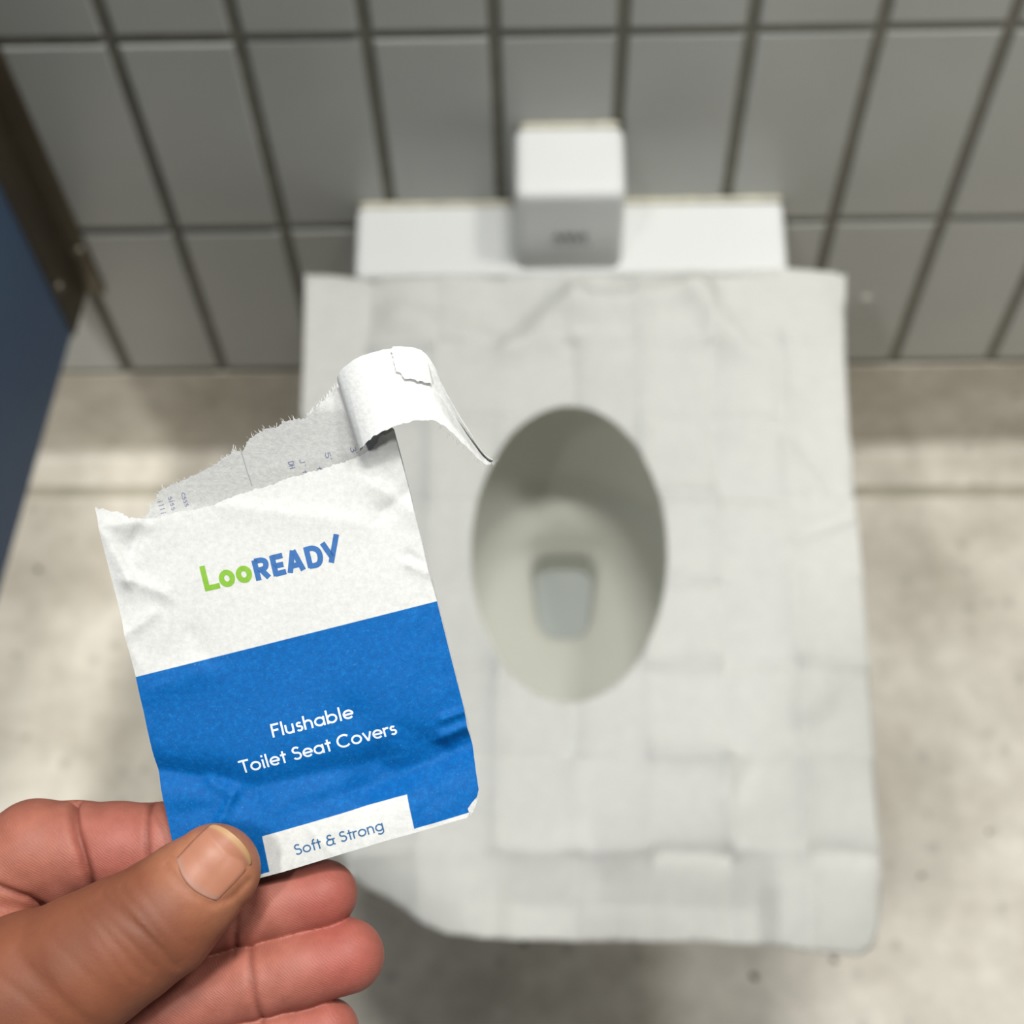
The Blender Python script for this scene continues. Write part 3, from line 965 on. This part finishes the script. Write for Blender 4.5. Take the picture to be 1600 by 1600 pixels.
    cv = lambda L: [(300 + p[0] / 6.154, 820 + p[1] / 6.154) for p in L]
    circ = lambda cx, cy, rx, ry: [(cx + rx * math.cos(a) + 0.22 * ry * math.sin(a) * 0.4, cy + ry * math.sin(a)) for a in np.linspace(0, 2 * math.pi, 25)]
    lettering([cv(L) for L in ([(107, 394), (165, 630)], [(142, 612), (280, 580)], circ(347, 512, 52, 57), circ(510, 473, 52, 57))], 8.4, M_INKG, fp, label='green printed letters Loo')
    lettering([cv(L) for L in ([(606, 338), (655, 532)], spline([(608, 350), (675, 338), (712, 352), (720, 388), (700, 420), (632, 436)]), [(672, 425), (752, 503)],
               [(776, 294), (822, 489)], [(768, 318), (878, 292)], [(795, 398), (888, 376)], [(812, 472), (915, 446)],
               [(955, 460), (975, 244)], [(978, 244), (1082, 432)], [(968, 395), (1055, 374)],
               [(1102, 212), (1152, 410)], spline([(1104, 236), (1165, 224), (1218, 246), (1242, 305), (1234, 360), (1200, 386), (1140, 394)]),
               [(1260, 173), (1352, 305)], [(1396, 90), (1347, 362)])], 8.5, M_INKB, fp, label='blue printed letters READY with a tick-like Y')
    for words, lab in (((('DH', 449, 722, 9), ("J'", 467, 718, 8), ("5'", 507, 708, 9), ("3'", 547, 699, 9), ('t', 471, 735, 7), ('f', 494, 730, 7), ('t', 513, 728, 7)),
                        'faint blue print showing inside beside the curled strip'),
                       ((('csss', 278, 770, 9), ('siss', 257, 776, 9), ('illi', 240, 782, 8)), 'faint blue print showing inside at the torn left end')):
        faint = []
        for w, x, y, cap in words:
            faint += text_lines(w, (x, y), (x + 2.6, y + 10), cap, 5.6 * len(w) if len(w) > 1 else 5)
        lettering(faint, 0.9, M_INKF, bp, hf=back_h, label=lab, lift=0.7)


build_packet()


# ------------------------------------------------------------------ hand (one continuous skin)
def build_hand():
    U = 3.2
    lo = np.array([-470.0, 1225.0, -330.0]); hi = np.array([640.0, 2080.0, 230.0])
    gx, gy, gz = [np.arange(lo[i], hi[i], U) for i in range(3)]
    X, Y, Z = np.meshgrid(gx.astype(np.float32), gy.astype(np.float32), gz.astype(np.float32), indexing='ij')

    def cone(a, b, ra, rb, hs=1.0):
        a = np.array(a, np.float32); b = np.array(b, np.float32)
        ab = b - a; s = np.array([1, 1, 1 / hs], np.float32); l2 = float(((ab * s) ** 2).sum())
        px, py, pz = X - a[0], Y - a[1], (Z - a[2]) / hs
        t_ = np.clip((px * ab[0] + py * ab[1] + pz * ab[2] / hs) / l2, 0, 1)
        d = np.sqrt((px - t_ * ab[0]) ** 2 + (py - t_ * ab[1]) ** 2 + (pz - t_ * ab[2] / hs) ** 2)
        return d - (ra + t_ * (rb - ra))

    def smin(a, b, k):
        h = np.clip(0.5 + 0.5 * (b - a) / k, 0, 1)
        return b + (a - b) * h - k * h * (1 - h)

    def chain(J, k=14, hs=1.0):
        d = None
        for (p, q) in zip(J[:-1], J[1:]):
            c = cone(p[:3], q[:3], p[3], q[3], hs)
            d = c if d is None else smin(d, c, k)
        return d

    def groove(d, pts, amp, w):
        """press a flexion crease along a polyline into the field"""
        P = np.array(pts, np.float32)
        x0, x1 = P[:, 0].min() - 4 * w, P[:, 0].max() + 4 * w; y0, y1 = P[:, 1].min() - 4 * w, P[:, 1].max() + 4 * w
        ix = slice(max(0, int((x0 - lo[0]) / U)), max(0, int((x1 - lo[0]) / U) + 1)); iy = slice(max(0, int((y0 - lo[1]) / U)), max(0, int((y1 - lo[1]) / U) + 1))
        sx, sy, sz = X[ix, iy], Y[ix, iy], Z[ix, iy]
        best = np.full(sx.shape, 1e9, np.float32)
        for a, b in zip(P[:-1], P[1:]):
            ab = b - a; t_ = np.clip(((sx - a[0]) * ab[0] + (sy - a[1]) * ab[1]) / float(ab[:2] @ ab[:2] + 1e-6), 0, 1)
            dd = (sx - a[0] - t_ * ab[0]) ** 2 + (sy - a[1] - t_ * ab[1]) ** 2
            best = np.minimum(best, dd)
        d[ix, iy] += amp * np.exp(-best / (w * w)) * (sz > P[:, 2].min() - 60)
        return d

    # index finger, bent at the middle joint, its tip behind the packet
    index = chain([(-190, 1505, -120, 86), (-60, 1410, -112, 86), (28, 1350, -106, 81), (66, 1374, -106, 66)], 10)
    idx2 = chain([(30, 1348, -106, 79), (95, 1344, -100, 74), (165, 1340, -92, 70), (235, 1335, -86, 65), (300, 1334, -88, 63), (368, 1338, -86, 54)], 12)
    index = smin(index, idx2, 9)
    index = groove(index, [(84, 1250, -40), (104, 1290, -30), (122, 1335, -28), (131, 1370, -30), (134, 1410, -40)], 13, 7)
    index = groove(index, [(220, 1255, -30), (224, 1300, -24), (229, 1350, -24), (226, 1400, -40)], 5, 5)
    index = groove(index, [(-40, 1378, -60), (0, 1396, -40), (32, 1412, -34), (58, 1442, -40)], 9, 6)
    # middle finger
    middle = chain([(-150, 1590, -150, 92), (120, 1520, -118, 72), (250, 1474, -94, 60), (365, 1441, -72, 56), (430, 1424, -66, 57), (498, 1410, -62, 55)], 12)
    middle = groove(middle, [(360, 1385, -30), (366, 1430, -20), (362, 1500, -30)], 5, 6)
    ring = chain([(-120, 1700, -150, 94), (120, 1634, -110, 74), (260, 1590, -76, 62), (390, 1548, -58, 59), (460, 1527, -54, 60.5), (537, 1507, -54, 60)], 12)
    ring = groove(ring, [(386, 1478, 0), (392, 1520, 10), (400, 1560, 10), (408, 1610, 0)], 5, 6)
    little = chain([(-60, 1800, -150, 88), (160, 1740, -106, 68), (280, 1698, -78, 56), (390, 1654, -62, 53), (504, 1627, -60, 52)], 12)
    fingers = smin(smin(smin(index, middle, 2), ring, 2), little, 2)
    # palm behind the thumb and heel of the hand running to the wrist
    palm = chain([(-60, 1600, -190, 120), (40, 1760, -170, 135), (-60, 1930, -130, 150), (-260, 2180, -90, 150)], 40, 0.9)
    web = cone((-150, 1500, -110), (-60, 1690, -120), 95, 120)
    pinch = cone((-120, 1478, -80), (-30, 1500, -70), 85, 80)
    hand = smin(fingers, smin(smin(palm, web, 40), pinch, 14), 14)
    # thumb, in front of the packet
    thumb = chain([(347, 1345, 66, 70), (305, 1382, 70, 78), (262, 1421, 72, 89), (205, 1456, 66, 97), (150, 1490, 56, 105), (62, 1546, 30, 128), (-60, 1640, -20, 158), (-170, 1800, -60, 180), (-280, 2040, -80, 175)], 16, 0.86)
    hand = smin(hand, thumb, 10)
    # knuckle wrinkles of the thumb and nail bed groove
    for q, a, w in (([(186, 1375, 90), (215, 1392, 130), (252, 1418, 150), (284, 1450, 130), (300, 1480, 100)], 3.2, 6),
                    ([(215, 1362, 90), (250, 1392, 140), (283, 1430, 130), (306, 1470, 100)], 2.0, 5),
                    ([(160, 1388, 90), (190, 1412, 140), (222, 1445, 150), (255, 1490, 110)], 2.0, 6),
                    ([(60, 1460, 90), (110, 1500, 140), (170, 1560, 130)], 2.5, 12), ([(172, 1384, 90), (202, 1404, 140), (236, 1434, 150), (270, 1474, 110)], 1.5, 4.2), ([(200, 1368, 90), (233, 1394, 140), (268, 1430, 140), (296, 1476, 100)], 1.6, 4.2), ([(236, 1352, 90), (262, 1376, 140), (288, 1408, 140), (322, 1446, 100)], 1.5, 4.2), ([(148, 1396, 90), (176, 1420, 140), (206, 1454, 150), (236, 1506, 110)], 1.2, 4.2), ([(20, 1480, 60), (80, 1520, 110), (140, 1580, 110)], 1.6, 7), ([(100, 1424, 90), (140, 1452, 140), (190, 1500, 140)], 1.0, 6),
                    ([(282, 1328, 90), (300, 1346, 130), (325, 1368, 140), (352, 1386, 130), (380, 1379, 110), (404, 1354, 90)], 3.0, 5)):
        hand = groove(hand, q, a, w)

    # close the arm where the photograph ends well outside the frame
    hand = np.maximum(hand, np.maximum(np.maximum(lo[0] + 8 - X, Y - (hi[1] - 10)), np.maximum(lo[2] + 8 - Z, Z - (hi[2] - 10)))).astype(np.float32)
    # ---- surface nets
    F_ = hand; S = F_ < 0
    nx, ny, nz = F_.shape
    cs = [F_[dx:nx - 1 + dx, dy:ny - 1 + dy, dz:nz - 1 + dz] for dx in (0, 1) for dy in (0, 1) for dz in (0, 1)]
    ss = [S[dx:nx - 1 + dx, dy:ny - 1 + dy, dz:nz - 1 + dz] for dx in (0, 1) for dy in (0, 1) for dz in (0, 1)]
    cnt = sum(s.astype(np.int8) for s in ss)
    act = (cnt > 0) & (cnt < 8)
    idx = -np.ones(act.shape, np.int64); ai = np.argwhere(act); idx[act] = np.arange(len(ai))
    val = np.stack([c[act] for c in cs], 1)
    off = np.array([(a, b, c) for a in (0, 1) for b in (0, 1) for c in (0, 1)], float)
    acc = np.zeros((len(ai), 3)); num = np.zeros(len(ai))
    for i in range(8):
        for j in range(i + 1, 8):
            if np.abs(off[i] - off[j]).sum() != 1: continue
            cr = (val[:, i] < 0) != (val[:, j] < 0)
            tt = np.where(cr, val[:, i] / (val[:, i] - val[:, j] + 1e-20), 0)
            acc += np.where(cr[:, None], off[i] + (off[j] - off[i]) * tt[:, None], 0); num += cr
    P = lo + (ai + acc / num[:, None]) * U
    faces = []
    for ax in range(3):
        sl0 = [slice(None)] * 3; sl1 = [slice(None)] * 3; sl0[ax] = slice(0, -1); sl1[ax] = slice(1, None)
        A = S[tuple(sl0)]; B = S[tuple(sl1)]
        e = np.argwhere(A != B)
        b, c = (ax + 1) % 3, (ax + 2) % 3
        ok = (e[:, b] > 0) & (e[:, c] > 0) & (e[:, b] < idx.shape[b]) & (e[:, c] < idx.shape[c]) & (e[:, ax] < idx.shape[ax])
        e = e[ok]
        ins = A[tuple(e.T)]
        def g(db, dc):
            q = e.copy(); q[:, b] += db; q[:, c] += dc; return idx[tuple(q.T)]
        q = np.stack([g(-1, -1), g(0, -1), g(0, 0), g(-1, 0)], 1)
        q[~ins] = q[~ins][:, ::-1]
        faces.append(q)
    faces = np.concatenate(faces); faces = faces[(faces >= 0).all(1)]
    faces = faces[:, ::-1]      # packet frame is left handed (y down)
    faces = faces[:, ::-1] if False else faces
    # relax the stair steps a little
    for _ in range(3):
        s = np.zeros_like(P); n_ = np.zeros(len(P))
        for k in range(4):
            a, b = faces[:, k], faces[:, (k + 1) % 4]
            np.add.at(s, a, P[b]); np.add.at(n_, a, 1); np.add.at(s, b, P[a]); np.add.at(n_, b, 1)
        P = P * 0.5 + 0.5 * s / np.maximum(n_, 1)[:, None]
    # ---- skin tint: brown back of the thumb, pink finger pads
    def samp(Fd):
        q = np.clip(((P - lo) / U).round().astype(int), 0, np.array(Fd.shape) - 1); return Fd[tuple(q.T)]
    dt = samp(thumb); df = samp(np.minimum(fingers, pinch))
    wt = np.clip(0.5 + (df - dt) / 16, 0, 1)
    x, y, h = P.T
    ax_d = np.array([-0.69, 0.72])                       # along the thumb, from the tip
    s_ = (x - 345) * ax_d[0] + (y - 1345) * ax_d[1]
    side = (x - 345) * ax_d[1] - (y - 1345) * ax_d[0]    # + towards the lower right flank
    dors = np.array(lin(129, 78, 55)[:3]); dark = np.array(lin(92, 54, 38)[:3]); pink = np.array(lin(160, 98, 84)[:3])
    palmc = np.array(lin(158, 98, 78)[:3]); deep = np.array(lin(152, 76, 68)[:3]); tipc = np.array(lin(162, 108, 80)[:3])
    tn = np.array([dors] * len(P))
    def blend(c, w): 
        nonlocal tn
        tn = tn * (1 - w[:, None]) + c * w[:, None]
    blend(tipc, np.clip((70 - s_) / 60, 0, 1) * 0.9)
    blend(palmc, np.clip((side - 62) / 40, 0, 1) * np.clip((190 - s_) / 120, 0, 1) * 0.8)
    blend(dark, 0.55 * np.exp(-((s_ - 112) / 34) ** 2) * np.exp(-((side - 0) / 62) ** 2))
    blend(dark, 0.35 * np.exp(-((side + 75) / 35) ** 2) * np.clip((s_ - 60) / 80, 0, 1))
    thc = tn.copy()
    pad = np.exp(-(((x - 505) / 60) ** 2 + ((y - 1408) / 60) ** 2)) + np.exp(-(((x - 545) / 62) ** 2 + ((y - 1505) / 60) ** 2)) + 0.7 * np.exp(-(((x - 505) / 60) ** 2 + ((y - 1620) / 50) ** 2)) + 0.55 * np.exp(-(((x - 180) / 60) ** 2 + ((y - 1330) / 70) ** 2))
    tn = np.array([pink] * len(P)); blend(deep, np.clip(pad, 0, 1) * 0.75); blend(palmc, np.clip((120 - x) / 150, 0, 1) * 0.7)
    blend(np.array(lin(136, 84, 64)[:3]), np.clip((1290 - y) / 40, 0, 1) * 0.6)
    # creases carry a deeper tone
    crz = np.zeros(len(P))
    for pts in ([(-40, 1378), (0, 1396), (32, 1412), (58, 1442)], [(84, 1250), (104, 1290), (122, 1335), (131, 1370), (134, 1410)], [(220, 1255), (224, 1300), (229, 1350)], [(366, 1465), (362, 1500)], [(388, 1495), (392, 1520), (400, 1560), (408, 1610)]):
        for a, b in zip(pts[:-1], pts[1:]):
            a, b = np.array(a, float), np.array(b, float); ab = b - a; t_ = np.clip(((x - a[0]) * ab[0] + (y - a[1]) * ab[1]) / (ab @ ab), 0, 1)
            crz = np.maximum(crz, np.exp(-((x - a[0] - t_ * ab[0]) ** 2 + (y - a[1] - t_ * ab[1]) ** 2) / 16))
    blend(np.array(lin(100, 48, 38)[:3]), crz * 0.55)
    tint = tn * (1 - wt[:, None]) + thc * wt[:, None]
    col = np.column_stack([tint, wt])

    t = NT('skin')
    a = t.node('ShaderNodeAttribute'); a.attribute_name = 'tint'
    o = t.obj()
    n1 = t.noise(o, 260, 5, 0.6); n2 = t.noise(o, 1400, 4, 0.65)
    c = t.mix(t.math('MULTIPLY', t.ramp(n1, [(0.35, 0.0), (0.7, 1.0)]), 0.30), a.outputs['Color'], lin(112, 56, 42))
    t.base(c)
    t.set(Roughness=0.56, Specular_IOR_Level=0.35, Subsurface_Weight=0.12, Subsurface_Scale=0.004)
    t.put(t.bsdf.inputs['Subsurface Radius'], (1.0, 0.35, 0.2))
    wv = t.node('ShaderNodeTexWave'); wv.wave_type = 'BANDS'; wv.bands_direction = 'DIAGONAL'
    t.put(wv.inputs['Vector'], o); wv.inputs['Scale'].default_value = 700; wv.inputs['Distortion'].default_value = 7; wv.inputs['Detail'].default_value = 2
    wv.inputs['Detail Scale'].default_value = 0.6
    ridges = t.math('MULTIPLY', wv.outputs['Fac'], t.math('SUBTRACT', 0.30, t.math('MULTIPLY', a.outputs['Alpha'], 0.30)))
    t.bump(t.math('ADD', ridges, t.math('MULTIPLY', n2, 0.8)), 0.28, 0.0003)
    org = pk(0.0, 1600.0, -100.0)
    V = pk(P[:, 0], P[:, 1], P[:, 2])
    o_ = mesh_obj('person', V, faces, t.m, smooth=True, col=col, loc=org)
    tag(o_, 'bare left hand of a person pinching the packet between thumb and finger', 'person')

    # ---- thumbnail: curved plate set on the tip
    def top_h(px, py):
        i = ((px - lo[0]) / U); j = ((py - lo[1]) / U); i0, j0 = int(i), int(j); r = 0
        for di, wi in ((0, 1 - (i - i0)), (1, i - i0)):
            for dj, wj in ((0, 1 - (j - j0)), (1, j - j0)):
                colm = thumb[i0 + di, j0 + dj]; k = np.where(colm < 0)[0]
                r += wi * wj * ((gz[k[-1]] + U * (-colm[k[-1]]) / (colm[min(k[-1] + 1, len(gz) - 1)] - colm[k[-1]])) if len(k) else 40.0)
        return r
    # local axes: e along the thumb towards the tip, s across
    o2 = np.array([342.0, 1337.0]); e = np.array([0.69, -0.72]); e /= np.linalg.norm(e); sdir = np.array([e[1], -e[0]]) * -1
    V, Fc, cols = [], [], []
    NE, NS = 30, 25
    for i in range(NE):
        a_ = i / (NE - 1)
        for j in range(NS):
            b_ = j / (NS - 1) * 2 - 1
            half_w = 43.5 + 3 * a_
            cut = 9 * (1 - b_ * b_) ** 0.5 if a_ >= 0 else 0
            l0 = -18 - 10 * (1 - b_ * b_)                # curved cuticle edge
            l1 = 40 + 28 * math.sqrt(max(0, 1 - b_ * b_ * 0.92))   # rounded free edge
            l = l0 + (l1 - l0) * a_
            p = o2 + e * l + sdir * (half_w * b_ * (1 - 0.10 * a_ ** 3))
            crown = top_h(*np.clip(o2 + e * min(l, 40), lo[:2] + 5, hi[:2] - 5))
            hh = crown + 2.5 - 19 * abs(b_) ** 2.2 - 9 * max(0, a_ - 0.6) ** 1.5
            hh = max(hh, top_h(*p) + 1.0) if a_ < 0.8 and abs(b_) < 0.93 else hh
            if a_ < 0.12: hh -= 4.0 * (1 - a_ / 0.12)
            V.append(tuple(pk(p[0], p[1], hh)))
            fr = np.clip((a_ - 0.88) / 0.05, 0, 1); lun = np.clip((0.16 - a_) / 0.1, 0, 1)
            cb = np.array(lin(160, 108, 86)[:3]) * (1 - fr) + np.array(lin(172, 136, 98)[:3]) * fr
            cb = cb * (1 - 0.35 * lun) + np.array(lin(180, 150, 140)[:3]) * 0.35 * lun
            cols.append(tuple(cb) + (1,))
    for i in range(NE - 1):
        for j in range(NS - 1):
            k = i * NS + j; Fc.append((k, k + 1, k + NS + 1, k + NS))
    tm = NT('nail_plate'); at = tm.node('ShaderNodeAttribute'); at.attribute_name = 'tint'; tm.base(at.outputs['Color'])
    tm.set(Roughness=0.45, Specular_IOR_Level=0.35, Subsurface_Weight=0.08, Subsurface_Scale=0.002)
    wv = tm.node('ShaderNodeTexNoise'); tm.put(wv.inputs['Vector'], tm.obj()); wv.inputs['Scale'].default_value = 700
    tm.bump(wv.outputs['Fac'], 0.1, 0.0002)
    nl = mesh_obj('thumbnail', V, Fc, tm.m, o_, smooth=True, col=cols)
    sm = nl.modifiers.new('plate', 'SOLIDIFY'); sm.thickness = 0.0006; sm.offset = 0
    nl['label'] = 'pale pink thumbnail with a yellowish rim'


build_hand()

for o in bpy.data.objects:
    if '_origin' in o: del o['_origin']
